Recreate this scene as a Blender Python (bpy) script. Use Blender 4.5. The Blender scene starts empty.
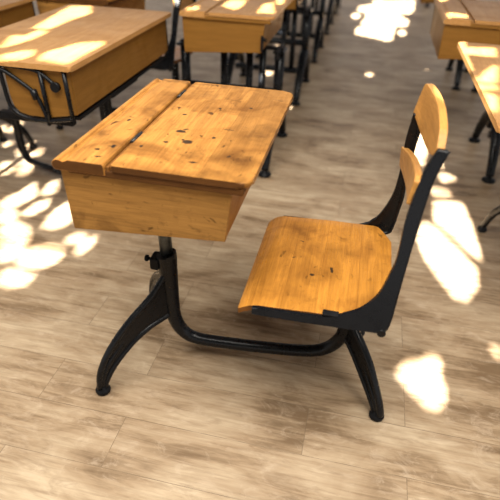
import bpy, bmesh, math, random
from mathutils import Vector, Matrix
random.seed(7)
S = bpy.context.scene
COL = S.collection

# ------------------------------------------------------------------ camera
FPX = 506.37
AX = Vector((0.97570045, 0.14982776, -0.15987581))
AY = Vector((0.21702736, -0.56051752, 0.79919912))
AZ = Vector((0.03012903, -0.81447637, -0.57941392))
# rows above: world axes in (right, down, forward) camera components
right = Vector((AX[0], AY[0], AZ[0])); down = Vector((AX[1], AY[1], AZ[1])); fwd = Vector((AX[2], AY[2], AZ[2]))
cd = bpy.data.cameras.new('camera'); cam = bpy.data.objects.new('camera', cd); COL.objects.link(cam)
up = -down; back = -fwd
M = Matrix(((right[0], up[0], back[0], 0), (right[1], up[1], back[1], 0), (right[2], up[2], back[2], 1.25), (0, 0, 0, 1)))
cam.matrix_world = M
cd.sensor_fit = 'HORIZONTAL'; cd.sensor_width = 36; cd.lens = 36 * FPX / 500
cd.clip_start = 0.05
cd.dof.use_dof = True; cd.dof.focus_distance = 1.42; cd.dof.aperture_fstop = 2.3
S.camera = cam
S.view_settings.view_transform = 'Standard'; S.view_settings.look = 'None'
S.view_settings.gamma = 1.0; S.view_settings.use_curve_mapping = False
S.view_settings.exposure = 0.35

# ------------------------------------------------------------------ materials
class N:
    def __init__(s, name):
        s.m = bpy.data.materials.new(name); s.m.use_nodes = True
        s.t = s.m.node_tree; s.b = s.t.nodes['Principled BSDF']
    def n(s, typ, ins=None, **props):
        o = s.t.nodes.new(typ)
        for k, v in props.items(): setattr(o, k, v)
        for k, v in (ins or {}).items(): s.put(o.inputs[k], v)
        return o
    def put(s, sock, v):
        if isinstance(v, bpy.types.NodeSocket): s.t.links.new(v, sock)
        else: sock.default_value = v
    def math(s, op, a, b=0.0, c=None):
        o = s.n('ShaderNodeMath', operation=op); s.put(o.inputs[0], a); s.put(o.inputs[1], b)
        if c is not None: s.put(o.inputs[2], c)
        return o.outputs[0]
    def mapping(s, vec, scale=(1, 1, 1), loc=(0, 0, 0)):
        return s.n('ShaderNodeMapping', {'Vector': vec, 'Scale': scale, 'Location': loc}).outputs[0]
    def noise(s, vec, scale, detail=4, rough=.55, dist=0.0):
        return s.n('ShaderNodeTexNoise', {'Vector': vec, 'Scale': scale, 'Detail': detail, 'Roughness': rough, 'Distortion': dist}).outputs['Fac']
    def ramp(s, fac, stops):
        o = s.n('ShaderNodeValToRGB', {'Fac': fac}); e = o.color_ramp.elements
        while len(e) < len(stops): e.new(0.5)
        for k, (p, c) in enumerate(stops):
            e[k].position = p; e[k].color = (*c, 1) if len(c) == 3 else c
        return o.outputs[0]
    def rmap(s, v, a, b, c=0.0, d=1.0):
        return s.n('ShaderNodeMapRange', {'Value': v, 'From Min': a, 'From Max': b, 'To Min': c, 'To Max': d}).outputs[0]
    def mix(s, f, a, b, mode='MIX'):
        o = s.n('ShaderNodeMix', data_type='RGBA', blend_type=mode)
        s.put(o.inputs[0], f)
        for k, v in ((6, a), (7, b)):
            s.put(o.inputs[k], v if isinstance(v, bpy.types.NodeSocket) else (*v, 1))
        return o.outputs[2]
    def bump(s, h, strength, dist=0.002):
        s.put(s.b.inputs['Normal'], s.n('ShaderNodeBump', {'Height': h, 'Strength': strength, 'Distance': dist}).outputs[0])

def wood(name, light, dark, axis, planks=None, plank_axis=0, wear=0.5, rough=(.3, .5), spots=(), coat=0.0, scratch=0.3, grain=0.4, spec=.12, smudges=(), fleck=0.0):
    """aged varnished wood: grain runs along axis (0 x, 1 y, 2 z)"""
    w = N(name)
    co = w.n('ShaderNodeTexCoord').outputs['Object']
    rnd = w.n('ShaderNodeObjectInfo').outputs['Random']
    sc = [14, 14, 14]; sc[axis] = 1.1
    g = w.noise(w.mapping(co, sc), 4.0, 6, .65, .6)
    sc2 = [70, 70, 70]; sc2[axis] = 3
    fine = w.noise(w.mapping(co, sc2), 4.0, 3, .6)
    blot = w.noise(co, 7.0, 5, .6, .8)
    blot2 = w.noise(w.mapping(co, (1, 1, 1), (3.1, 1.7, .4)), 17.0, 5, .65, .3)
    mid = [a * (1 - .45) + b * .45 for a, b in zip(light, dark)]
    base = w.ramp(w.rmap(g, .34, .66), [(0, light), (1, mid)])
    base = w.mix(w.math('MULTIPLY', w.rmap(fine, .42, .75), grain), base, dark)
    if planks:
        sep = w.n('ShaderNodeSeparateXYZ', {'Vector': co}).outputs[plank_axis]
        acc = 0.0; line = 0.0
        for k, (pos, tint) in enumerate(planks):
            st = w.math('GREATER_THAN', sep, pos)
            acc = w.math('ADD', w.math('MULTIPLY', st, tint), acc)
            ln = w.math('LESS_THAN', w.math('ABSOLUTE', w.math('SUBTRACT', sep, pos)), .0007)
            line = w.math('MAXIMUM', ln, line)
        base = w.mix(w.math('ADD', acc, .0), base, [c * .42 for c in light])
        base = w.mix(w.math('MULTIPLY', line, .35), base, dark)
    base = w.mix(w.math('MULTIPLY', w.rmap(blot, .46, .72), wear), base, dark)
    base = w.mix(w.math('MULTIPLY', w.rmap(blot2, .60, .78), wear * .9), base, [c * .7 for c in dark])
    for (x, y, rx, ry, k) in smudges:
        wob = w.n('ShaderNodeVectorMath', operation='SCALE'); w.put(wob.inputs[0], w.n('ShaderNodeTexNoise', {'Vector': co, 'Scale': 14.0, 'Detail': 4.0}).outputs['Color']); wob.inputs['Scale'].default_value = .10
        cw = w.n('ShaderNodeVectorMath', {0: co, 1: wob.outputs[0]}, operation='ADD').outputs[0]
        mp = w.mapping(cw, (1 / rx, 1 / ry, 0), (-(x + .05) / rx, -(y + .05) / ry, 0))
        ln = w.n('ShaderNodeVectorMath', {0: mp}, operation='LENGTH').outputs['Value']
        base = w.mix(w.math('MULTIPLY', w.math('MULTIPLY', w.rmap(ln, 1.2, .2), k), w.rmap(blot2, .35, .6, .3, 1)), base, [c * .55 for c in dark])
    if fleck:
        fl = w.noise(w.mapping(co, [c / 3 if k != axis else c / 6 for k, c in enumerate((3, 3, 3))], (.7, 2.2, .1)), 62.0, 2, .5, .6)
        fl2 = w.noise(w.mapping(co, (1, 1, 1), (5, 1, 2)), 9.0, 2)
        base = w.mix(w.math('MULTIPLY', w.math('MULTIPLY', w.rmap(fl, .645, .70), w.rmap(fl2, .42, .58)), fleck), base, [c * .3 for c in dark])
    # scratches: thin stretched noise across
    scs = w.noise(w.mapping(co, (9, 40, 9)), 5.0, 2, .5, 2.0)
    s2 = w.math('MULTIPLY', w.math('MULTIPLY', w.rmap(scs, .66, .70), w.rmap(blot2, .45, .6)), scratch)
    base = w.mix(s2, base, [c * .35 for c in dark])
    if spots:
        dn = w.n('ShaderNodeTexNoise', {'Vector': co, 'Scale': 55.0, 'Detail': 3.0}).outputs['Color']
        off = w.n('ShaderNodeVectorMath', operation='SCALE'); w.put(off.inputs[0], dn); off.inputs['Scale'].default_value = .016
        cc = w.n('ShaderNodeVectorMath', {0: co, 1: off.outputs[0]}, operation='ADD').outputs[0]
        tot = 0.0
        for (x, y, rx, ry) in spots:
            mp = w.mapping(cc, (1 / rx, 1 / ry, 0), (-(x + .008) / rx, -(y + .008) / ry, 0))
            ln = w.n('ShaderNodeVectorMath', {0: mp}, operation='LENGTH').outputs['Value']
            tot = w.math('MAXIMUM', w.rmap(ln, 1.15, .75), tot)
        base = w.mix(w.math('MULTIPLY', tot, .93), base, (.018, .013, .010))
    w.put(w.b.inputs['Base Color'], base)
    w.put(w.b.inputs['Roughness'], w.rmap(w.math('ADD', w.math('MULTIPLY', blot, .6), w.math('MULTIPLY', fine, .4)), .35, .65, rough[0], rough[1]))
    w.b.inputs['Coat Weight'].default_value = coat
    w.b.inputs['Specular IOR Level'].default_value = spec
    w.b.inputs['Coat Roughness'].default_value = .22
    w.bump(w.math('ADD', w.math('MULTIPLY', fine, .6), blot2), .12, .002)
    return w.m

def plain(name, col, rough=.5, metal=0.0, var=0.15, scale=30, spec=.5, bump=.0):
    w = N(name); co = w.n('ShaderNodeTexCoord').outputs['Object']
    nz = w.noise(co, scale, 4)
    w.put(w.b.inputs['Base Color'], w.mix(w.rmap(nz, .35, .65), [c * (1 - var) for c in col], [c * (1 + var) for c in col]))
    w.put(w.b.inputs['Roughness'], w.rmap(nz, .3, .7, rough * .85, rough * 1.2))
    w.b.inputs['Metallic'].default_value = metal
    w.b.inputs['Specular IOR Level'].default_value = spec
    if bump: w.bump(nz, bump, .002)
    return w.m

LIGHT = (.58, .265, .068); DARK = (.17, .062, .014)
MAT = {}
SP = [(-.212, -.011, .010, .006), (-.176, -.068, .011, .006), (-.225, -.082, .004, .003), (-.122, -.027, .004, .004), (-.190, -.06, .003, .003), (-.203, .004, .006, .003),
      (-.33, -.14, .004, .006), (-.36, -.165, .005, .004), (-.34, -.20, .006, .003), (-.30, .05, .003, .004), (-.24, .10, .004, .003), (-.10, .03, .010, .0018),
      (-.13, -.17, .008, .003), (-.06, -.12, .003, .003), (-.27, -.12, .003, .004), (-.16, .17, .003, .003), (-.08, .20, .004, .003), (-.36, .02, .004, .006)]
MAT['lid'] = wood('aged_maple_lid', (.60, .275, .062), (.13, .044, .008), 1, [(-.300, .0), (-.205, .10), (-.100, .42)], 0, .8, (.3, .5), [(x, y, a * 1.35, b2 * 1.45) for x, y, a, b2 in SP], .0, .7, smudges=[(-.01, .02, .08, .07, .75), (-.04, -.13, .05, .05, .7), (-.15, -.14, .04, .05, .55), (-.23, .27, .06, .05, .45), (-.31, .04, .018, .08, .6), (-.31, -.15, .015, .06, .5), (-.40, -.1, .02, .10, .4), (-.30, .36, .20, .012, .6), (-.10, -.22, .14, .02, .5)], fleck=.85)
MAT['box'] = wood('aged_maple_panel', (.43, .215, .056), (.10, .043, .011), 0, None, 0, .85, (.4, .6), (), .0, .5, fleck=.6)
MAT['rim'] = wood('shaded_brown_moulding', (.13, .052, .014), (.05, .02, .006), 0, None, 0, .6, (.4, .6))  # brown moulding, with shade below the lid edge put into its colour
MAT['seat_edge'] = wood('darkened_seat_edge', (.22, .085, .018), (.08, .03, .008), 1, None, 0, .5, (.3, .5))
MAT['hrail'] = wood('gap_shade_hinge_rail', (.30, .125, .030), (.08, .03, .008), 1, None, 0, .6, (.4, .6))  # shade of the gaps beside the rail is put into its brown
MAT['boxy'] = wood('aged_maple_side', (.36, .16, .038), (.14, .055, .013), 1, None, 0, .4, (.4, .6), (), .0, .2)
MAT['seat'] = wood('varnished_maple_seat', (.58, .25, .040), (.14, .046, .007), 1, [(.098, .14), (.18, -.10), (.275, .12)], 0, .7, (.22, .4), [(.155, -.10, .006, .004), (.205, -.07, .004, .012), (.11, .05, .007, .002), (.10, -.03, .006, .002)], .15, .4, smudges=[(.17, -.11, .035, .03, .7), (.20, -.06, .03, .07, .55), (.21, .02, .05, .03, .4), (.10, .10, .03, .05, .35)], fleck=.6)
MAT['back'] = wood('varnished_maple_back', (.58, .285, .075), (.24, .10, .022), 1, None, 0, .35, (.3, .45), (), .2, .15)
MAT['iron'] = plain('black_enamelled_iron', (.005, .0055, .007), .28, 0.0, .12, 45, .2, .03)
MAT['ironmatt'] = plain('worn_black_iron', (.008, .008, .009), .42, 0.0, .3, 60, .1, .08)
MAT['steel'] = plain('dull_steel', (.07, .075, .075), .35, .85, .3, 60)
MAT['hinge'] = plain('dark_hinge_steel', (.035, .032, .03), .45, .5, .3, 90)
MAT['gap'] = plain('dark_seam', (.03, .014, .006), .7, 0, .2, 40)
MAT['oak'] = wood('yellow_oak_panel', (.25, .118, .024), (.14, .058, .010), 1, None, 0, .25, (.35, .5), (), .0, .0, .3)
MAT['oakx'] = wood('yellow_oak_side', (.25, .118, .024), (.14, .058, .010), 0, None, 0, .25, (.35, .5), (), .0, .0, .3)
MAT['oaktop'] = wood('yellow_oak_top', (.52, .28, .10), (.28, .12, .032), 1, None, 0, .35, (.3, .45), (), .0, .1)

def floor_mat():
    w = N('wood_plank_floor'); co = w.n('ShaderNodeTexCoord').outputs['Object']
    rowh = .16
    mp = w.mapping(co, (1, 1, 1), (0, -.02, 0))
    br = w.n('ShaderNodeTexBrick', {'Vector': mp, 'Color1': (0, 0, 0, 1), 'Color2': (1, 1, 1, 1), 'Mortar': (.5, .5, .5, 1), 'Scale': 1.0, 'Mortar Size': .0012, 'Mortar Smooth': .3, 'Bias': 0.0, 'Brick Width': .79, 'Row Height': rowh})
    br.offset = .646; br.offset_frequency = 2
    tone = br.outputs['Color']; mort = br.outputs['Fac']
    tv = w.n('ShaderNodeSeparateColor', {'Color': tone}).outputs[0]
    # shift the grain per plank
    shift = w.n('ShaderNodeCombineXYZ', {'X': w.math('MULTIPLY', tv, 7.3), 'Y': w.math('MULTIPLY', tv, 3.1), 'Z': w.math('MULTIPLY', tv, 5.0)}).outputs[0]
    v = w.n('ShaderNodeVectorMath', {0: co, 1: shift}, operation='ADD').outputs[0]
    g1 = w.noise(w.mapping(v, (1.6, 16, 1)), 2.2, 6, .62, .8)
    g2 = w.noise(w.mapping(v, (2.2, 46, 1)), 3.0, 5, .65, .3)
    bl = w.noise(w.mapping(co, (1.2, 2.6, 1)), 2.3, 5, .6, .6)
    wash = w.noise(w.mapping(v, (3.2, 6, 1)), 3.4, 7, .74, 1.2)
    base = w.ramp(w.rmap(w.math('ADD', w.math('MULTIPLY', g1, .4), w.math('MULTIPLY', bl, .6)), .38, .62), [(0, (.175, .112, .062)), (.4, (.36, .255, .158)), (1, (.54, .42, .285))])
    base = w.mix(w.math('MULTIPLY', w.rmap(g2, .48, .70), .34), base, (.17, .11, .062))
    base = w.mix(w.math('MULTIPLY', w.rmap(wash, .52, .70), .5), base, (.60, .475, .345))
    dk = w.noise(w.mapping(v, (2.2, 9, 1), (4.2, 1.3, 0)), 2.6, 5, .65, 1.2)
    base = w.mix(w.math('MULTIPLY', w.rmap(dk, .54, .72), .5), base, (.15, .088, .045))
    base = w.mix(w.rmap(tv, 0, 1, .0, .18), base, (.20, .14, .09))
    base = w.mix(w.math('MULTIPLY', w.math('MULTIPLY', mort, .8), w.rmap(wash, .35, .6, .25, 1)), base, (.13, .09, .055))
    w.put(w.b.inputs['Base Color'], base)
    w.put(w.b.inputs['Roughness'], w.rmap(wash, .3, .7, .36, .52))
    w.b.inputs['Specular IOR Level'].default_value = .22
    w.bump(w.math('SUBTRACT', w.math('MULTIPLY', g2, .5), mort), .15, .002)
    return w.m
MAT['floor'] = floor_mat()

# ------------------------------------------------------------------ mesh helpers
def box(bm, x0, x1, y0, y1, z0, z1, bev=.002, seg=2, fn=None):
    r = bmesh.ops.create_cube(bm, size=1.0); vs = r['verts']
    for v in vs:
        v.co = Vector((x0 + (v.co.x + .5) * (x1 - x0), y0 + (v.co.y + .5) * (y1 - y0), z0 + (v.co.z + .5) * (z1 - z0)))
        if fn: v.co = fn(v.co)
    if bev:
        es = list({e for v in vs for e in v.link_edges})
        bmesh.ops.bevel(bm, geom=es, offset=bev, segments=seg, affect='EDGES', profile=.5)

def smooth_path(pts, n=6):
    P = [Vector(p) for p in pts]
    if len(P) < 3: return P
    out = []
    for i in range(len(P) - 1):
        p0 = P[max(i - 1, 0)]; p1 = P[i]; p2 = P[i + 1]; p3 = P[min(i + 2, len(P) - 1)]
        for k in range(n):
            t = k / n
            out.append(.5 * ((2 * p1) + (p2 - p0) * t + (2 * p0 - 5 * p1 + 4 * p2 - p3) * t * t + (3 * p1 - p0 - 3 * p2 + p3) * t ** 3))
    out.append(P[-1]); return out

def tube(bm, pts, r, seg=14, smooth=6, flat=1.0):
    """closed tube along a path; r number or one per control point"""
    n = smooth
    P = smooth_path(pts, n) if smooth else [Vector(p) for p in pts]
    if isinstance(r, (int, float)): R = [r] * len(P)
    else:
        R = []
        if len(P) == len(r): R = list(r)
        else:
            for i in range(len(r) - 1):
                for k in range(n): R.append(r[i] + (r[i + 1] - r[i]) * k / n)
            R.append(r[-1])
    rings = []; ref = None
    for i, p in enumerate(P):
        d = (P[min(i + 1, len(P) - 1)] - P[max(i - 1, 0)]).normalized()
        if ref is None:
            ref = Vector((0, 1, 0)) if abs(d.y) < .9 else Vector((1, 0, 0))
        a = (ref - d * ref.dot(d)).normalized(); b = d.cross(a); ref = a
        rings.append([bm.verts.new(p + (a * math.cos(2 * math.pi * k / seg) * flat + b * math.sin(2 * math.pi * k / seg)) * R[i]) for k in range(seg)])
    for i in range(len(rings) - 1):
        for k in range(seg):
            f = bm.faces.new((rings[i][k], rings[i][(k + 1) % seg], rings[i + 1][(k + 1) % seg], rings[i + 1][k])); f.smooth = True
    bm.faces.new(rings[0][::-1]); bm.faces.new(rings[-1])

def prism(bm, outline, place, t, bev=0.0, seg=2):
    """outline (a, b) extruded to thickness t; place(a, b, c) -> point, c in -t/2..t/2"""
    f0 = [bm.verts.new(place(a, b, -t / 2)) for a, b in outline]
    f1 = [bm.verts.new(place(a, b, t / 2)) for a, b in outline]
    n = len(outline); fs = []
    fs.append(bm.faces.new(f0[::-1])); fs.append(bm.faces.new(f1))
    for k in range(n): fs.append(bm.faces.new((f0[k], f0[(k + 1) % n], f1[(k + 1) % n], f1[k])))
    if bev:
        es = list({e for f in fs[:2] for e in f.edges})
        bmesh.ops.bevel(bm, geom=es, offset=bev, segments=seg, affect='EDGES', profile=.5)

def lathe(bm, prof, c, seg=24):
    rings = [[bm.verts.new((c[0] + r * math.cos(2 * math.pi * k / seg), c[1] + r * math.sin(2 * math.pi * k / seg), c[2] + z)) for k in range(seg)] for r, z in prof]
    for i in range(len(rings) - 1):
        for k in range(seg):
            f = bm.faces.new((rings[i][k], rings[i][(k + 1) % seg], rings[i + 1][(k + 1) % seg], rings[i + 1][k])); f.smooth = True
    bm.faces.new(rings[0][::-1]); bm.faces.new(rings[-1])

def rounded(pts, rad, n=6):
    """2-D outline with rounded corners; rad one per corner"""
    out = []; m = len(pts)
    for i in range(m):
        p = Vector(pts[i]); a = Vector(pts[i - 1]); b = Vector(pts[(i + 1) % m]); r = rad[i]
        if not r: out.append(tuple(p)); continue
        u = (a - p).normalized() * r; v = (b - p).normalized() * r
        for k in range(n + 1):
            t = k / n
            q = (p + u) * (1 - t) ** 2 + p * 2 * t * (1 - t) + (p + v) * t * t
            out.append(tuple(q))
    return out

def obj(name, bm, mat, parent=None, origin=(0, 0, 0), recalc=True):
    if recalc: bmesh.ops.recalc_face_normals(bm, faces=bm.faces[:])
    bmesh.ops.translate(bm, verts=bm.verts[:], vec=-Vector(origin))
    me = bpy.data.meshes.new(name); bm.to_mesh(me); bm.free()
    me.materials.append(mat)
    o = bpy.data.objects.new(name, me); COL.objects.link(o)
    if parent: o.parent = parent
    return o

def root(name, loc, label, cat, group=None):
    o = bpy.data.objects.new(name, None); COL.objects.link(o); o.location = loc; o.empty_display_size = .1
    o['label'] = label; o['category'] = cat
    if group: o['group'] = group
    return o

def copy_tree(o, name=None):
    c = o.copy(); COL.objects.link(c)
    for ch in [x for x in bpy.data.objects if x.parent == o]:
        d = copy_tree(ch); d.parent = c
    return c

# ------------------------------------------------------------------ setting: floor
bm = bmesh.new()
vs = [bm.verts.new(p) for p in ((-6.5, -3.5, 0), (4.5, -3.5, 0), (4.5, 11, 0), (-6.5, 11, 0))]; bm.faces.new(vs)
fl = obj('floor', bm, MAT['floor']); fl['kind'] = 'structure'

# ------------------------------------------------------------------ desk box with lifting lid (shared by every single desk)
O = Vector((-.2, 1.14, 0))
def desk_box(parent, org, L=.61, mats=('lid', 'box', 'boxy'), detail=True):
    """built where the front desk stands: x -.635..-.184, y .905...905+L, top z .758"""
    ya, yb = .905, .905 + L
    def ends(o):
        # darker end grain, with shade on the front edges put into its colour
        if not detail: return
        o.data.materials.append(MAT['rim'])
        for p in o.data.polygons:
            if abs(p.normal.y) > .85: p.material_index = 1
    lid, bx, by = (MAT[m] for m in mats)
    bm = bmesh.new()
    out = rounded([(-.4955, ya), (-.184, ya), (-.184, yb), (-.4955, yb)], [.004, .032, .032, .004])
    prism(bm, out, lambda a, b, c: Vector((a, b, .7505 + c)), .015, .005, 3)
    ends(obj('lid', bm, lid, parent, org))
    # fixed strip with a pencil groove and a moulded edge
    prof = [(-.629, .731), (-.634, .735), (-.636, .742), (-.634, .750), (-.629, .755), (-.622, .7575), (-.617, .757), (-.614, .7525), (-.608, .751), (-.602, .7525), (-.599, .757), (-.595, .759), (-.515, .759), (-.512, .757), (-.5105, .752), (-.5105, .731)]
    bm = bmesh.new(); prism(bm, prof, lambda a, b, c: Vector((a, (ya + yb) / 2 + c, b)), L, .0015, 1)
    s = obj('fixed_strip', bm, lid, parent, org)
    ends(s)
    bm = bmesh.new(); box(bm, -.5065, -.5000, ya + .004, yb - .004, .735, .7525, .002)
    obj('hinge_rail', bm, MAT['hrail'] if detail else lid, parent, org)
    for y in ((ya + .165, ya + .50 * L / .61) if detail else ()):
        bm = bmesh.new()
        tube(bm, [(-.5025, y - .03, .7545), (-.5025, y + .03, .7545)], .0042, 12, 0)
        box(bm, -.509, -.497, y - .028, y + .028, .7515, .7562, .001, 1)
        h = obj('hinge', bm, MAT['hinge'], parent, org); h['label'] = 'dark steel hinge barrel in the lid seam'
    bm = bmesh.new()
    for (x0, x1, y0, y1) in ((-.60, -.200, ya + .003, ya + .021), (-.60, -.200, yb - .021, yb - .003), (-.218, -.200, ya + .021, yb - .021)):
        box(bm, x0, x1, y0, y1, .7245, .7425, .0035)
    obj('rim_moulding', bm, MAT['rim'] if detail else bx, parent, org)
    for y in (ya + .022, yb - .022):
        bm = bmesh.new()
        prism(bm, [(-.626, .7265), (-.227, .7265), (-.243, .594), (-.620, .568)], lambda a, b, c: Vector((a, y + c, b)), .016, .0015, 1)
        obj('side_panel', bm, bx, parent, org)
    for (xa, xb, zb, nm) in ((-.227, -.243, .595, 'front_panel'), (-.626, -.620, .569, 'back_panel')):
        s = 1 if xa > -.4 else -1
        bm = bmesh.new()
        prism(bm, [(xa - .001 * s, .7265), (xb - .001 * s, zb), (xb - .015 * s, zb), (xa - .015 * s, .7265)], lambda a, b, c: Vector((a, (ya + yb) / 2 + c, b)), L - .0605, .001, 1)
        obj(nm, bm, by, parent, org)
    bm = bmesh.new(); prism(bm, [(-.604, .571), (-.2585, .595), (-.2585, .605), (-.604, .581)], lambda a, b, c: Vector((a, (ya + yb) / 2 + c, b)), L - .061, .001, 1)
    obj('bottom_board', bm, by, parent, org)

# ------------------------------------------------------------------ the front desk with its attached seat
D = root('school_desk', O, 'old honey-brown wooden school desk with attached seat on black iron legs, sharp in the foreground', 'school desk', 'school desks')
desk_box(D, O)

# height-adjusting post and cast base
bm = bmesh.new()
tube(bm, [(-.461, 1.10, .33), (-.470, 1.105, .579)], .0185, 20, 0)
prism(bm, [(-.56, .5665), (-.37, .5797), (-.37, .5867), (-.56, .5735)], lambda a, b, c: Vector((a, 1.10 + c, b)), .13)
obj('post', bm, MAT['steel'], D, O)
bm = bmesh.new()
tube(bm, [(-.4615, 1.095, .398), (-.4605, 1.095, .385), (-.4585, 1.095, .30), (-.456, 1.095, .21), (-.450, 1.095, .155), (-.428, 1.097, .105), (-.385, 1.10, .078), (-.30, 1.105, .074), (-.15, 1.118, .074), (-.03, 1.13, .080), (.025, 1.136, .100), (.060, 1.139, .145), (.072, 1.14, .20), (.074, 1.14, .30), (.074, 1.14, .425)],
     [.029, .029, .0255, .0235, .022, .0205, .0195, .019, .019, .019, .0195, .020, .021, .022, .022], 20, 6)
base = obj('tubular_base', bm, MAT['iron'], D, O)
bm = bmesh.new()
box(bm, -.505, -.478, 1.068, 1.112, .352, .392, .006, 3)
cl = obj('clamp', bm, MAT['ironmatt'], base, O)
bm = bmesh.new()
tube(bm, [(-.522, 1.085, .380), (-.522, 1.085, .380), (-.514, 1.085, .380), (-.514, 1.085, .380), (-.49, 1.085, .378)], [.0095, .0095, .0095, .005, .005], 8, 0)
obj('clamp_bolt', bm, MAT['ironmatt'], base, O)

def leg(A, B, top, bot, name='leg'):
    """curved cast leg in the upright plane from A to B: thin web with thick rims and a round glide"""
    A = Vector(A); B = Vector(B); t = (B - A); Ln = t.length; t.normalize(); n = Vector((-t.y, t.x))
    pl = lambda a, b, c: Vector((A.x + t.x * a + n.x * c, A.y + t.y * a + n.y * c, b))
    bm = bmesh.new()
    tp = smooth_path([(a, b, 0) for a, b in top], 5); bt = smooth_path([(a, b, 0) for a, b in bot], 5)
    prism(bm, [(p.x, p.y) for p in tp] + [(p.x, p.y) for p in reversed(bt)], pl, .013)
    for path in (top, bot):
        tube(bm, [pl(a, b, 0) for a, b in path], [.0105] * len(path), 10, 5, 1.25)
    mid = [((a + c) / 2, (b + d) / 2) for (a, b), (c, d) in zip(top, bot)]
    tube(bm, [pl(a, b, 0) for a, b in mid[2:]], [.004] + [.010] * (len(mid) - 3), 10, 5, 1.3)
    o = obj(name, bm, MAT['iron'], D, O)
    bm = bmesh.new(); e = pl(Ln, 0, 0)
    lathe(bm, [(.013, .028), (.012, .020), (.020, .016), (.0225, .010), (.021, .003), (.017, .0)], e)
    g = obj('foot_glide', bm, MAT['ironmatt'], o, O)
    return o
LT = [(0.0, .345), (.058, .278), (.145, .216), (.212, .148), (.250, .080), (.259, .022)]
LB = [(0.0, .180), (.075, .168), (.142, .138), (.206, .085), (.2405, .035), (.2435, .018)]
def rescale(P, f): return [(a * f, b) for a, b in P]
leg((-.459, 1.09), (-.614, .890), LT, LB)
leg((-.459, 1.10), (-.614, 1.300), LT, LB)
RT = [(.010, .235), (.066, .203), (.120, .158), (.166, .098), (.196, .045), (.203, .022)]
RB = [(-.010, .165), (.020, .158), (.060, .132), (.115, .085), (.168, .036), (.179, .018)]
f = .191
leg((.072, 1.14), (.072 + .134 * f / .205, 1.14 - .155 * f / .205), rescale(RT, 1.0), rescale(RB, 1.0))
leg((.072, 1.14), (.072 + .078 * .73, 1.14 + .260 * .73), rescale(RT, 1.0), rescale(RB, 1.0))

# seat: dished plywood with a rolled front edge
def seat_top(x):
    t = (x + .206) / .37
    z = .440 + .013 * min(1, t / .5) - .004 * math.sin(math.pi * min(1, max(0, t)))
    k = max(0, (.055 - (x + .206)) / .055)
    return z - .022 * k * k
def seat_y(x):
    t0, t1 = .897, 1.318
    if x > .0: t0 += .215 * (1 - math.sqrt(max(0, 1 - (x / .160) ** 2)))
    if x > .115: t1 -= .085 * ((x - .115) / .045) ** 1.3
    if x < -.180: t1 -= .022 * (1 - math.sqrt(max(0, 1 - ((-.180 - x) / .0261) ** 2)))
    if x < -.194: t0 += .009 * (1 - math.sqrt(max(0, 1 - ((-.194 - x) / .0121) ** 2)))
    return t0, t1
bm = bmesh.new(); xs = [-.206 + .006 * (i / 4) ** 1.5 for i in range(5)] + [-.20 + .32 * i / 26 for i in range(1, 27)] + [.12 + .0375 * (1 - (1 - i / 10) ** 1.7) for i in range(1, 11)]
NY = 14; top = []; botm = []
for x in xs:
    a, b = seat_y(x)
    top.append([bm.verts.new((x, a + (b - a) * j / NY, seat_top(x))) for j in range(NY + 1)])
    botm.append([bm.verts.new((x, a + (b - a) * j / NY, seat_top(x) - .016)) for j in range(NY + 1)])
m = len(xs)
for i in range(m - 1):
    for j in range(NY):
        f1 = bm.faces.new((top[i][j], top[i + 1][j], top[i + 1][j + 1], top[i][j + 1])); f1.smooth = True
        bm.faces.new((botm[i][j], botm[i][j + 1], botm[i + 1][j + 1], botm[i + 1][j]))
    bm.faces.new((top[i][0], botm[i][0], botm[i + 1][0], top[i + 1][0]))
    bm.faces.new((top[i][NY], top[i + 1][NY], botm[i + 1][NY], botm[i][NY]))
for j in range(NY):
    bm.faces.new((top[0][j], top[0][j + 1], botm[0][j + 1], botm[0][j]))
    bm.faces.new((top[-1][j], botm[-1][j], botm[-1][j + 1], top[-1][j + 1]))
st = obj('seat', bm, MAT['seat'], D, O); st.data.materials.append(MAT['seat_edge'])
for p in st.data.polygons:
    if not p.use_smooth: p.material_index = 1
mod = st.modifiers.new('b', 'BEVEL'); mod.width = .004; mod.segments = 3; mod.limit_method = 'ANGLE'; mod.angle_limit = math.radians(50)

# cast side frames: rail under the seat, fillet web, upright of the backrest
NK = .13 / .44; FK = -.05 / .40
def frame(inner, outer, y0, k, side, rail):
    pl = lambda a, b, c: Vector((a, y0 + k * (b - .44) + c, b))
    bm = bmesh.new()
    ip = [(p.x, p.y) for p in smooth_path([(a, b, 0) for a, b in inner], 5)]
    op = [(p.x, p.y) for p in smooth_path([(a, b, 0) for a, b in outer], 5)]
    prism(bm, op + ip, pl, .011, .002, 1)
    tube(bm, [pl(a, b, .004 * side) for a, b in outer], .0052, 10, 5, 1.3)
    if rail: tube(bm, [pl(a, b, 0) for a, b in rail], .006, 10, 4, 1.3)
    return bm
n_in = [(.176, .838), (.155, .781), (.141, .697), (.138, .609), (.131, .574), (.114, .520), (.084, .482), (.048, .461), (.015, .449), (-.06, .443), (-.168, .440)]
n_out = [(-.168, .424), (-.06, .425), (.019, .427), (.105, .430), (.134, .433), (.148, .450), (.155, .543), (.161, .619), (.167, .690), (.177, .773), (.196, .835)]
bm = frame(n_in, n_out, .892, NK, 1, None)
tube(bm, [(.137, .905, .430), (.137, .884, .430)], .010, 12, 0)
fr = obj('side_frame', bm, MAT['iron'], D, O)
bm = bmesh.new(); box(bm, -.002, .036, .890, .908, .449, .4565, .002, 1, None)
obj('seat_clip', bm, MAT['ironmatt'], fr, O)
f_in = [(.144, .812), (.140, .735), (.144, .66), (.139, .561), (.109, .477), (.068, .445), (.03, .439), (-.164, .436)]
f_out = [(-.164, .427), (-.02, .427), (.105, .427), (.150, .432), (.160, .455), (.164, .512), (.167, .565), (.164, .622), (.163, .709), (.168, .780), (.172, .812)]
bm = frame(f_in, f_out, 1.325, FK, -1, None)
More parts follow.
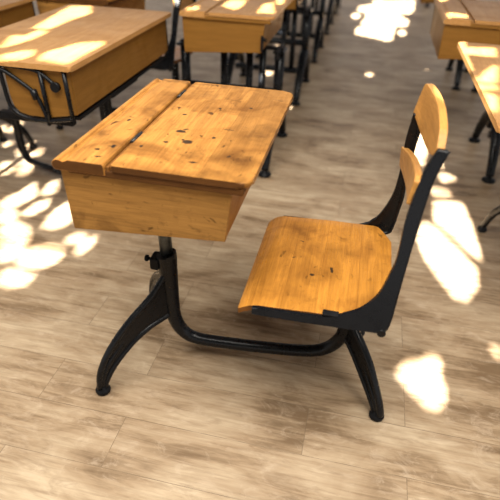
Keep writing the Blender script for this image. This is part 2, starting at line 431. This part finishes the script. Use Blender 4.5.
obj('side_frame', bm, MAT['iron'], D, O)
# seat spider: cross straps under the seat on top of the base
bm = bmesh.new()
box(bm, .045, .105, .903, 1.318, .417, .4245, .002, 1)
box(bm, -.15, .135, 1.115, 1.165, .409, .4165, .002, 1)
obj('seat_strap', bm, MAT['ironmatt'], D, O)

def board(name, mat, ufun, n=26, m=8, th=.0165):
    """bent back board; ufun(u) -> (y, xb, zb, xt, zt), u from the near end to the far end"""
    bm = bmesh.new(); A = []; B = []
    for i in range(n + 1):
        u = i / n; y, xb, zb, xt, zt = ufun(u)
        y2, xb2 = ufun(min(1, u + .02))[:2]; y1, xb1 = ufun(max(0, u - .02))[:2]
        nrm = Vector((y2 - y1, -(xb2 - xb1), 0)).normalized()   # across the board
        if nrm.x < 0: nrm = -nrm
        ra = []; rb = []
        for j in range(m + 1):
            v = j / m; p = Vector((xb + (xt - xb) * v, y, zb + (zt - zb) * v))
            ra.append(bm.verts.new(p)); rb.append(bm.verts.new(p + nrm * th))
        A.append(ra); B.append(rb)
    for i in range(n):
        for j in range(m):
            a = bm.faces.new((A[i][j], A[i + 1][j], A[i + 1][j + 1], A[i][j + 1])); a.smooth = True
            a = bm.faces.new((B[i][j], B[i][j + 1], B[i + 1][j + 1], B[i + 1][j])); a.smooth = True
        bm.faces.new((A[i][0], B[i][0], B[i + 1][0], A[i + 1][0])); bm.faces.new((A[i][m], A[i + 1][m], B[i + 1][m], B[i][m]))
    for j in range(m):
        bm.faces.new((A[0][j], A[0][j + 1], B[0][j + 1], B[0][j])); bm.faces.new((A[n][j], B[n][j], B[n][j + 1], A[n][j + 1]))
    o = obj(name, bm, MAT[mat], D, O)
    mod = o.modifiers.new('b', 'BEVEL'); mod.width = .004; mod.segments = 3; mod.limit_method = 'ANGLE'; mod.angle_limit = math.radians(50)
    return o
def lerp(t, tab):
    for (a, p), (c, q) in zip(tab, tab[1:]):
        if t <= c: return p + (q - p) * (t - a) / (c - a)
    return tab[-1][1]
def curve(t, tab):
    P = smooth_path([(a, p, 0) for a, p in tab], 8)
    return lerp(t, [(p.x, p.y) for p in P])
def up_board(u):
    y = 1.012 + (1.288 - 1.012) * u
    zb = curve(y, [(1.012, .822), (1.06, .803), (1.15, .791), (1.24, .791), (1.288, .812)])
    zt = curve(y, [(1.012, .838), (1.03, .857), (1.06, .871), (1.15, .887), (1.22, .891), (1.270, .889), (1.288, .876)])
    xb = curve(y, [(1.012, .172), (1.15, .166), (1.24, .158), (1.288, .143)])
    xt = curve(y, [(1.012, .173), (1.06, .175), (1.15, .172), (1.288, .154)])
    return y, xb, zb, xt, zt
board('upper_back_board', 'back', up_board)
def low_board(u):
    y = .985 + (1.310 - .985) * u
    bow = 4 * u * (1 - u)
    zb = .716 - .062 * u - .006 * bow
    zt = .780 - .070 * u + .006 * bow
    e = max(0, (.06 - u) / .06); zt -= .008 * e * e
    xb = .136 + .004 * u + .008 * bow
    return y, xb, zb, xb + .006 - .012 * u, zt
board('lower_back_board', 'back', low_board, th=.0165)

# ------------------------------------------------------------------ rows behind
def parts(o): return [c for c in bpy.data.objects if c.parent == o]
BOX = ('lid', 'fixed_strip', 'hinge_rail', 'rim_moulding', 'side_panel', 'front_panel', 'back_panel', 'bottom_board')
# a single desk on two cast iron trestles
B0 = Vector((-.431, 2.67, 0))
bshift = Vector((-.231, 1.53, .027))
def stand_parts(T, y0, y1, zt, org, xs=(-.42, -.935), mid=True):
    """trestles at both ends, feet at y0 and y1"""
    yc = (y0 + y1) / 2
    for k, x in enumerate(xs):
        bm = bmesh.new()
        tube(bm, [(x, yc, zt), (x, yc, .20)], .026, 12, 0)
        box(bm, x - .03, x + .03, yc - .05, yc + .05, zt - .012, zt, .002, 1)
        for s in (-1, 1):
            yy = y0 if s < 0 else y1
            tube(bm, [(x, yc, .30), (x, yc + (yy - yc) * .45, .235), (x, yc + (yy - yc) * .80, .130), (x, yy, .03)], [.028, .025, .022, .018], 10, 5, 1.2)
        t = obj('trestle', bm, MAT['iron'], T, org)
        for s in (y0, y1):
            bm = bmesh.new(); lathe(bm, [(.012, .03), (.013, .02), (.034, .014), (.036, .006), (.03, 0)], (x, s, 0), 16)
            obj('foot_glide', bm, MAT['ironmatt'], t, org)
    for z in (.16, .36):
        bm = bmesh.new(); tube(bm, [(xs[1], yc, z), (xs[0], yc, z)], .022, 10, 0)
        obj('stretcher', bm, MAT['iron'], T, org)
    for x in ((-.72, -.58, -.51) if mid else ()):
        bm = bmesh.new(); tube(bm, [(x, yc + .004, .16), (x, yc + .004, .5865)], .019, 10, 0)
        obj('upright_bar', bm, MAT['iron'], T, org)
    # top bars the box is bolted to
    bm = bmesh.new()
    box(bm, min(xs) - .02, max(xs) + .02, yc - .02, yc + .02, zt - .002, zt + .010, .002, 1)
    box(bm, xs[0] - .012, xs[0] + .006, yc - .10, yc + .10, zt - .03, zt + .01, .002, 1)
    obj('bearer', bm, MAT['ironmatt'], T, org)
B = root('school_desk', B0, 'yellow oak desk directly behind the front desk, sun flecks along its lid', 'school desk', 'single desks along the left side of the aisle')
OLDM = {n: MAT[n] for n in ('lid', 'box', 'boxy')}
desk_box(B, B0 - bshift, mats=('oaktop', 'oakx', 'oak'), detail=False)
stand_parts(B, 2.42, 2.98, .5845, B0)
bm = bmesh.new()
box(bm, -.474, -.462, 2.436, 2.446, .63, .70, .002, 1); tube(bm, [(-.464, 2.44, .685), (-.448, 2.43, .685)], .008, 8, 0)
obj('corner_bracket', bm, MAT['ironmatt'], B, B0)
ord_ = ['second', 'third', 'fourth', 'fifth']
for k in range(4):
    c = copy_tree(B); c.location = B0 + Vector((0, 1.15 * (k + 1), 0))
    c['label'] = ord_[k] + ' desk back in the row left of the aisle, black feet showing'
# right-hand column, seen past the chair back
Cx = 1.215
C2 = root('school_desk', B0 + Vector((Cx, .285, 0)), 'oak desk behind the long sunlit one on the right side of the aisle', 'school desk', 'desks along the right side of the aisle')
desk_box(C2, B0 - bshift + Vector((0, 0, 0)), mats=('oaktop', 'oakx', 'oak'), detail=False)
stand_parts(C2, 2.40, 2.96, .5845, B0, (-.45, -.30), False)
for dy, lab in ((1.91, 'oak desk far down the right side of the aisle, only its black feet showing'), (5.6, 'farthest desk on the right side, a single black foot at the top edge')):
    c = copy_tree(C2); c.location = B0 + Vector((Cx, dy, 0)); c['label'] = lab
# ------------------------------------------------------------------ wide desk on the left
A0 = Vector((-1.1, 2.03, 0))
def make_wide(label, group, tubular=True):
    A = root('school_desk', A0, label, 'school desk', group)
    bm = bmesh.new()
    out = rounded([(-1.465, 1.535), (-.932, 1.535), (-.932, 2.515), (-1.465, 2.515)], [.015, .01, .01, .015])
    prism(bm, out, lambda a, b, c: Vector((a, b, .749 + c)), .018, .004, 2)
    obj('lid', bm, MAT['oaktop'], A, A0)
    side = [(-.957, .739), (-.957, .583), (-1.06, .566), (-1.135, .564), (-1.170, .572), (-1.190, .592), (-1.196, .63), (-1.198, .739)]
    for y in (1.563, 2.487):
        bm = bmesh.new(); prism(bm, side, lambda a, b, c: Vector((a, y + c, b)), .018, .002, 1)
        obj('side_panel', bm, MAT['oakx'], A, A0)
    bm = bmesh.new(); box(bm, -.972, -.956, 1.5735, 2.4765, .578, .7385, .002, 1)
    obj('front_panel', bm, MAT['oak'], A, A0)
    bm = bmesh.new()
    prism(bm, [(-.973, .585), (-1.06, .568), (-1.13, .566), (-1.165, .575), (-1.188, .60), (-1.188, .738), (-1.176, .738), (-1.176, .605), (-1.158, .587), (-1.128, .578), (-1.06, .580), (-.973, .597)], lambda a, b, c: Vector((a, 2.025 + c, b)), .90)
    obj('curved_shell', bm, MAT['oak'], A, A0)
    for y, s in ((1.546, -1), (2.504, 1)):
        bm = bmesh.new(); q = lambda pts: [(x, y, z) for x, z in pts]
        tube(bm, q([(-.966, .738), (-.961, .574)]), .0075, 8, 0)
        tube(bm, q([(-1.25, .738), (-1.13, .738), (-1.060, .728), (-1.002, .684)]), .007, 8, 5)
        tube(bm, q([(-1.056, .728), (-1.052, .55)]), .0075, 8, 0)
        tube(bm, q([(-1.26, .738), (-1.195, .722), (-1.14, .690), (-1.091, .652), (-1.068, .595), (-1.058, .54)]), .007, 8, 5)
        tube(bm, q([(-1.207, .738), (-1.205, .66), (-1.200, .605), (-1.180, .575), (-1.135, .558), (-1.06, .556), (-.957, .574)]), .0075, 8, 5)
        tube(bm, [(-1.002, y - .012 * (s < 0), .684), (-1.002, y + .012 * (s > 0), .684)], .017, 12, 0)
        tube(bm, q([(-1.095, .665), (-1.088, .632)]), .012, 8, 0)
        obj('side_arm', bm, MAT['iron'], A, A0)
    bm = bmesh.new()
    box(bm, -1.08, -.965, 1.60, 2.46, .548, .563, .002, 1)
    box(bm, -1.17, -.98, 1.90, 2.16, .530, .5475, .002, 1)
    for y in (1.60, 2.42): box(bm, -1.30, -1.0, y, y + .03, .520, .547, .002, 1)
    obj('bearer', bm, MAT['ironmatt'], A, A0)
    bm = bmesh.new()
    tube(bm, [(-1.09, 2.03, .53), (-1.09, 2.03, .19), (-1.10, 2.03, .11), (-1.16, 2.035, .06), (-1.30, 2.06, .045), (-1.60, 2.15, .04), (-1.66, 2.17, .06), (-1.68, 2.175, .12), (-1.68, 2.175, .33)], [.03, .026, .023, .020, .018, .016, .018, .02, .02], 14, 5)
    if not tubular:
        bm.free(); bm = bmesh.new(); tube(bm, [(-1.09, 2.03, .53), (-1.09, 2.03, .12)], .03, 14, 0)
    obj('tubular_base' if tubular else 'pedestal', bm, MAT['iron'], A, A0)
    for (dx, dy) in ((.12, -.22), (.12, .22), (-.10, .26)):
        bm = bmesh.new(); x, y = -1.09, 2.03
        tube(bm, [(x, y, .28), (x + dx * .5, y + dy * .5, .22), (x + dx * .85, y + dy * .85, .12), (x + dx, y + dy, .02)], [.024, .02, .017, .014], 12, 5)
        l = obj('leg', bm, MAT['iron'], A, A0)
        bm = bmesh.new(); lathe(bm, [(.012, .028), (.021, .016), (.0225, .009), (.018, 0)], (x + dx, y + dy, 0), 16); obj('foot_glide', bm, MAT['ironmatt'], l, A0)
    return A
A = make_wide('wide oak desk left of the front desk with sunlit top and black iron side arms', 'wide desks on the left')
A2 = copy_tree(A); A2.location = A0 + Vector((-.80, .14, 0)); A2['label'] = 'second wide oak desk in the top left corner, shaded, beyond the sunlit one'

C1 = make_wide('long oak desk at the right edge with its lid streaked by bright sun', 'desks along the right side of the aisle', False)
C1.location = A0 + Vector((1.845, -.14, 0))
# an old desk with attached seat farther back on the left
K = copy_tree(D); K.location = O + Vector((-1.16, 1.80, 0)); K['label'] = 'wooden desk with attached seat at the top edge, behind the wide sunlit desk'

# ------------------------------------------------------------------ light
HOLES = [
 (0, [(-1.09,1.504),(-1.079,1.457),(-1.1,1.414),(-1.146,1.388),(-1.198,1.39),(-1.24,1.419),(-1.254,1.465),(-1.234,1.511),(-1.186,1.538),(-1.131,1.535)]),
 (0, [(-1.454,1.62),(-1.419,1.661),(-1.328,1.624),(-1.278,1.55),(-1.248,1.449),(-1.275,1.404),(-1.302,1.396)]),
 (0, [(-1.259,1.334),(-1.192,1.351),(-1.123,1.328),(-1.115,1.29),(-1.158,1.263),(-1.216,1.27)]),
 (0, [(-1.28,1.674),(-1.298,1.765),(-1.291,1.834),(-1.276,1.891),(-1.223,1.819),(-1.177,1.71),(-1.219,1.66)]),
 (0, [(-1.426,1.745),(-1.42,1.833),(-1.377,1.88),(-1.349,1.8),(-1.381,1.733)]),
 (0, [(-1.59,1.822),(-1.549,1.907),(-1.537,2.008),(-1.454,1.896),(-1.486,1.78),(-1.54,1.748)]),
 (0, [(-1.525,1.718),(-1.479,1.748),(-1.427,1.696),(-1.456,1.656),(-1.478,1.65)]),
 (0, [(-1.13,1.607),(-1.114,1.64),(-1.07,1.645),(-1.062,1.589),(-1.109,1.584)]),
 (0, [(-1.054,1.538),(-1.05,1.608),(-1.022,1.645),(-1.001,1.586),(-1.011,1.517)]),
 (0, [(-1.447,1.946),(-1.463,2.04),(-1.442,2.066),(-1.383,1.954),(-1.416,1.926)]),
 (0, [(-1.835,2.174),(-1.76,2.184),(-1.708,2.088),(-1.753,2.053)]),
 (0, [(-1.716,2.148),(-1.654,2.177),(-1.62,2.088),(-1.665,2.086)]),
 (0, [(-2.059,2.575),(-2.09,2.736),(-2.043,2.703),(-2.012,2.56)]),
 (0, [(-2.092,2.591),(-2.075,2.561),(-2.071,2.541),(-2.08,2.539),(-2.1,2.554),(-2.123,2.582),(-2.14,2.613),(-2.145,2.634),(-2.135,2.636),(-2.115,2.62)]),
 (0, [(-1.925,2.405),(-1.917,2.388),(-1.919,2.375),(-1.929,2.372),(-1.944,2.38),(-1.959,2.395),(-1.966,2.412),(-1.965,2.425),(-1.954,2.428),(-1.939,2.421)]),
 (0, [(-1.805,2.353),(-1.801,2.34),(-1.805,2.329),(-1.817,2.326),(-1.832,2.331),(-1.843,2.342),(-1.848,2.356),(-1.843,2.367),(-1.831,2.37),(-1.817,2.365)]),
 (0, [(-1.824,2.42),(-1.818,2.406),(-1.819,2.397),(-1.826,2.394),(-1.838,2.401),(-1.848,2.413),(-1.854,2.427),(-1.853,2.437),(-1.846,2.439),(-1.834,2.433)]),
 (0, [(-1.786,2.446),(-1.783,2.433),(-1.788,2.423),(-1.8,2.419),(-1.814,2.424),(-1.825,2.435),(-1.829,2.448),(-1.824,2.458),(-1.812,2.462),(-1.797,2.457)]),
 (0, [(-1.809,2.298),(-1.787,2.38),(-1.718,2.388),(-1.679,2.324),(-1.759,2.264)]),
 (0, [(-1.775,2.233),(-1.697,2.232),(-1.63,2.194),(-1.694,2.175)]),
 (0, [(-1.705,2.14),(-1.672,2.172),(-1.621,2.098),(-1.655,2.078)]),
 (0, [(0.459,2.369),(0.53,2.399),(0.596,2.387),(0.613,2.217),(0.619,1.906),(0.594,1.929),(0.509,2.083),(0.446,2.19)]),
 (0, [(0.399,2.158),(0.45,2.119),(0.531,1.958),(0.588,1.826),(0.577,1.717),(0.524,1.616),(0.481,1.629),(0.417,1.781),(0.384,1.888),(0.357,2.041)]),
 (0, [(0.504,2.702),(0.548,2.714),(0.596,2.666),(0.527,2.599)]),
 (0, [(0.449,2.519),(0.531,2.519),(0.556,2.471),(0.473,2.426)]),
 (0, [(0.415,3.367),(0.471,3.348),(0.47,3.022),(0.422,2.782),(0.381,2.851)]),
 (0, [(0.261,1.183),(0.294,1.23),(0.337,1.241),(0.368,1.281),(0.397,1.272),(0.399,1.233),(0.386,1.206),(0.403,1.151),(0.4,1.108),(0.376,1.075),(0.342,1.083),(0.304,1.126)]),
 (0, [(0.579,1.376),(0.603,1.365),(0.598,1.335),(0.581,1.351)]),
 (0, [(0.024,8.24),(0.625,8.496),(0.577,7.681),(0.512,7.424),(0.386,7.3),(0.484,6.989),(0.447,6.592),(0.323,6.545),(0.281,5.869),(0.224,5.779),(0.112,5.858),(-0.111,5.984),(-0.116,6.342),(-0.045,6.404),(-0.077,6.576),(-0.03,7.062),(-0.065,7.297),(-0.149,7.309),(-0.153,7.707),(0.045,7.96)]),
 (0, [(-0.11,7.043),(-0.115,6.924),(-0.136,6.846),(-0.166,6.834),(-0.194,6.893),(-0.209,7.004),(-0.206,7.125),(-0.185,7.209),(-0.154,7.222),(-0.125,7.157)]),
 (0, [(0.431,6.261),(0.42,6.166),(0.398,6.103),(0.372,6.093),(0.352,6.141),(0.346,6.229),(0.355,6.326),(0.378,6.394),(0.405,6.404),(0.425,6.353)]),
 (0, [(0.108,4.517),(0.104,4.478),(0.09,4.45),(0.073,4.444),(0.058,4.462),(0.052,4.498),(0.056,4.538),(0.069,4.567),(0.087,4.572),(0.102,4.553)]),
 (0, [(0.593,4.752),(0.586,4.717),(0.573,4.693),(0.559,4.688),(0.549,4.705),(0.546,4.737),(0.553,4.772),(0.566,4.797),(0.58,4.802),(0.591,4.785)]),
 (0, [(-0.723,4.338),(-0.717,4.272),(-0.727,4.217),(-0.75,4.192),(-0.777,4.207),(-0.799,4.256),(-0.807,4.322),(-0.797,4.38),(-0.773,4.406),(-0.745,4.39)]),
 (0, [(-0.576,4.299),(-0.574,4.261),(-0.582,4.234),(-0.595,4.23),(-0.609,4.249),(-0.62,4.285),(-0.622,4.323),(-0.614,4.351),(-0.601,4.355),(-0.586,4.335)]),
 (0, [(-0.415,3.501),(-0.414,3.479),(-0.418,3.464),(-0.426,3.462),(-0.434,3.473),(-0.439,3.493),(-0.44,3.515),(-0.436,3.53),(-0.428,3.533),(-0.42,3.521)]),
 (0, [(-0.712,5.364),(-0.71,5.319),(-0.719,5.288),(-0.735,5.282),(-0.752,5.303),(-0.764,5.345),(-0.766,5.39),(-0.757,5.422),(-0.741,5.428),(-0.723,5.405)]),
 (0, [(-0.569,6.478),(-0.567,6.402),(-0.577,6.351),(-0.596,6.344),(-0.616,6.383),(-0.63,6.454),(-0.633,6.532),(-0.623,6.585),(-0.604,6.593),(-0.583,6.551)]),
 (0, [(-0.822,4.247),(-0.815,4.202),(-0.817,4.173),(-0.826,4.17),(-0.839,4.194),(-0.851,4.237),(-0.857,4.283),(-0.856,4.313),(-0.847,4.316),(-0.834,4.291)]),
 (0, [(-0.885,5.223),(-0.872,5.463),(-0.836,5.203)]),
 (0, [(-1.544,4.219),(-1.538,4.188),(-1.542,4.166),(-1.556,4.161),(-1.573,4.176),(-1.588,4.204),(-1.594,4.236),(-1.59,4.258),(-1.576,4.263),(-1.559,4.248)]),
 (0, [(-2.112,3.925),(-2.093,3.882),(-2.082,3.825),(-2.083,3.777),(-2.096,3.755),(-2.115,3.766),(-2.134,3.807),(-2.145,3.864),(-2.145,3.914),(-2.132,3.937)]),
 (0, [(-1.681,3.12),(-1.665,3.086),(-1.659,3.044),(-1.663,3.01),(-1.677,2.996),(-1.694,3.008),(-1.71,3.04),(-1.717,3.082),(-1.713,3.117),(-1.699,3.132)]),
 (0.758, [(-1.353,2.5),(-1.436,2.466),(-1.345,1.995),(-1.277,2.003),(-1.287,2.168),(-1.273,2.342)]),
 (0.758, [(-1.281,1.687),(-1.348,1.854),(-1.302,1.856),(-1.302,1.971),(-1.257,1.937),(-1.251,1.812),(-1.267,1.72)]),
 (0.758, [(-1.22,1.593),(-1.19,1.654),(-1.156,1.679),(-1.121,1.616),(-1.132,1.564),(-1.187,1.545)]),
 (0.758, [(-1.071,1.591),(-1.099,1.667),(-1.078,1.741),(-1.055,1.833),(-0.983,1.874),(-0.962,1.838),(-0.965,1.728),(-0.962,1.57)]),
 (0.785, [(-0.7,2.612),(-0.704,2.769),(-0.631,2.8),(-0.617,2.622),(-0.625,2.546)]),
 (0.785, [(-0.507,2.515),(-0.519,2.729),(-0.49,2.794),(-0.436,2.522)]),
 (0.785, [(-0.855,2.514),(-0.814,2.555),(-0.787,2.47),(-0.826,2.455)]),
 (0.785, [(-0.493,2.928),(-0.457,2.943),(-0.439,2.81),(-0.448,2.753)]),
 (0.785, [(0.372,2.238),(0.376,2.335),(0.398,2.343),(0.392,2.23),(0.51,2.258),(0.488,2.121),(0.45,2.121),(0.386,2.126)]),
 (0.785, [(0.38,1.769),(0.428,1.902),(0.471,1.987),(0.436,1.778),(0.406,1.758)]),
 (0.785, [(0.357,1.822),(0.366,1.804),(0.364,1.667),(0.364,1.501),(0.361,1.353),(0.355,1.314),(0.349,1.343),(0.347,1.48),(0.347,1.644)]),
 (0.785, [(0.373,1.725),(0.428,1.734),(0.42,1.684),(0.372,1.678)]),
 (0.785, [(0.367,2.218),(0.381,2.194),(0.374,1.905),(0.358,1.878)]),
 (0.785, [(0.375,2.876),(0.465,2.841),(0.452,2.768),(0.373,2.759)]),
 (0.785, [(0.383,1.639),(0.41,1.613),(0.387,1.479),(0.375,1.49)]),
]

sd = bpy.data.lights.new('sun', 'SUN'); so = bpy.data.objects.new('sun', sd); COL.objects.link(so)
EL = math.radians(28); hx, hy = -.12, -.9928
SUN = Vector((hx * math.cos(EL), hy * math.cos(EL), math.sin(EL)))
so.rotation_euler = SUN.to_track_quat('Z', 'Y').to_euler()
so.location = (0, 0, 6)
sd.energy = 60.0; sd.angle = math.radians(.3); sd.color = (1, .95, .86)

ZC = 3.2  # height of the unseen leaf screen added to shape the sun patches
def to_screen(x, y, z):
    k = (ZC - z) / SUN.z
    return (x + SUN.x * k, y + SUN.y * k)
polys = []
for z, P in HOLES:
    Q = [to_screen(x, y, z) for x, y in P]
    xs_ = [q[0] for q in Q]; ys_ = [q[1] for q in Q]
    polys.append((min(xs_), max(xs_), min(ys_), max(ys_), Q))
def inside(x, y, Q):
    r = False; n = len(Q); j = n - 1
    for i in range(n):
        xi, yi = Q[i]; xj, yj = Q[j]
        if (yi > y) != (yj > y) and x < (xj - xi) * (y - yi) / (yj - yi) + xi: r = not r
        j = i
    return r
def segd(px, py, Q):
    best = 9
    for i in range(len(Q)):
        ax, ay = Q[i - 1]; bx, by = Q[i]; dx, dy = bx - ax, by - ay
        t = max(0, min(1, ((px - ax) * dx + (py - ay) * dy) / (dx * dx + dy * dy + 1e-12)))
        best = min(best, math.hypot(px - ax - t * dx, py - ay - t * dy))
    return best
def clearance(x, y, lim):
    """distance from a leaf centre to the nearest gap in the leaves"""
    d = lim
    for x0, x1, y0, y1, Q in polys:
        if x < x0 - d or x > x1 + d or y < y0 - d or y > y1 + d: continue
        if inside(x, y, Q): return -1
        d = min(d, segd(x, y, Q))
    return d
bm = bmesh.new()
LEAF = [(1, 0), (.45, .62), (-.35, .72), (-1, .18), (-.8, -.4), (-.2, -.75), (.5, -.58)]
def leaf(x, y, r):
    a = random.random() * 6.28; ca, sa = math.cos(a), math.sin(a)
    k0 = random.uniform(-.28, .28); tu, tv = random.uniform(-.6, .6), random.uniform(-.6, .6)
    vs = []
    for u, v in LEAF:
        px, py = r * (u * ca - v * sa), r * (u * sa + v * ca)
        k = k0 + tu * px + tv * py
        vs.append(bm.verts.new((x + px + SUN.x * k, y + py + SUN.y * k, ZC + SUN.z * k)))
    bm.faces.new(vs)
CXA, CXB, CYA, CYB = -6.4, 2.6, -6.4, 4.2
def fill(r, x0, x1, y0, y1, frac=.62):
    """leaves of radius r wherever they keep clear of the gaps; True when all of the cell is covered"""
    step = r * frac
    return step
R0 = .17; st0 = .105
todo = []
nx = int((CXB - CXA) / st0); ny = int((CYB - CYA) / st0)
for i in range(nx):
    for j in range(ny):
        x = CXA + (i + .5) * st0; y = CYA + (j + .5) * st0
        d = clearance(x, y, R0)
        if d >= R0 - 1e-9: leaf(x, y, R0)
        else: todo.append((x, y, st0))
xo = -7.6
while xo < 4.4:                                   # bigger leaves outside the part with the gaps
    yo = -10.0
    while yo < 5.6:
        if not (CXA + .05 < xo < CXB - .05 and CYA + .05 < yo < CYB - .05):
            if clearance(xo, yo, .36) > .35: leaf(xo + random.uniform(-.02, .02), yo + random.uniform(-.02, .02), .34)
        yo += .2
    xo += .2
for lev in range(3):
    nxt = []
    for x, y, s in todo:
        for a in (-.25, .25):
            for b in (-.25, .25):
                px, py, s2 = x + a * s, y + b * s, s / 2
                r = s2 * 1.55
                d = clearance(px, py, r)
                if d >= r - 1e-9: leaf(px, py, r)
                elif d > .35 * s2:
                    leaf(px, py, d)
                    if lev < 2: nxt.append((px, py, s2))
                elif lev < 2: nxt.append((px, py, s2))
    todo = nxt
lf = N('screen_leaves'); co = lf.n('ShaderNodeTexCoord').outputs['Object']
lf.put(lf.b.inputs['Base Color'], lf.mix(lf.noise(co, 6, 3), (.16, .15, .07), (.30, .26, .13)))
lf.b.inputs['Roughness'].default_value = .7
tr = lf.n('ShaderNodeBsdfTranslucent', {'Color': (.45, .40, .28, 1)})
mx = lf.n('ShaderNodeMixShader', {0: .12, 1: lf.b.outputs[0], 2: tr.outputs[0]})
lf.put(lf.t.nodes['Material Output'].inputs['Surface'], mx.outputs[0])
cn = obj('leaf_sun_screen', bm, lf.m, recalc=False); cn['kind'] = 'stuff'
cn['label'] = 'unseen leaf screen added overhead, its gaps shaped to cast the sun flecks'; cn['category'] = 'added sun screen'

wd = bpy.data.worlds.new('sky'); S.world = wd; wd.use_nodes = True
nt = wd.node_tree; bg = nt.nodes['Background']
tc = nt.nodes.new('ShaderNodeTexCoord'); sep = nt.nodes.new('ShaderNodeSeparateXYZ'); nt.links.new(tc.outputs['Generated'], sep.inputs[0])
mr = nt.nodes.new('ShaderNodeMapRange'); nt.links.new(sep.outputs['Y'], mr.inputs['Value'])
mr.inputs['From Min'].default_value = -1; mr.inputs['From Max'].default_value = 1
mr.inputs['To Min'].default_value = 0; mr.inputs['To Max'].default_value = 1
cr = nt.nodes.new('ShaderNodeValToRGB'); nt.links.new(mr.outputs[0], cr.inputs[0])
cr.color_ramp.elements[0].color = (.50, .48, .46, 1); cr.color_ramp.elements[1].color = (.20, .20, .21, 1)
nt.links.new(cr.outputs[0], bg.inputs['Color']); bg.inputs['Strength'].default_value = 1.9
# unseen soft fill light added over the front to brighten it
al = bpy.data.lights.new('overhead_fill', 'AREA'); ao = bpy.data.objects.new('overhead_fill', al); COL.objects.link(ao)
al.shape = 'RECTANGLE'; al.size = 3.0; al.size_y = 1.6; al.energy = 132.0; al.color = (1, .95, .86)
ao.location = (-.3, .45, 2.7)
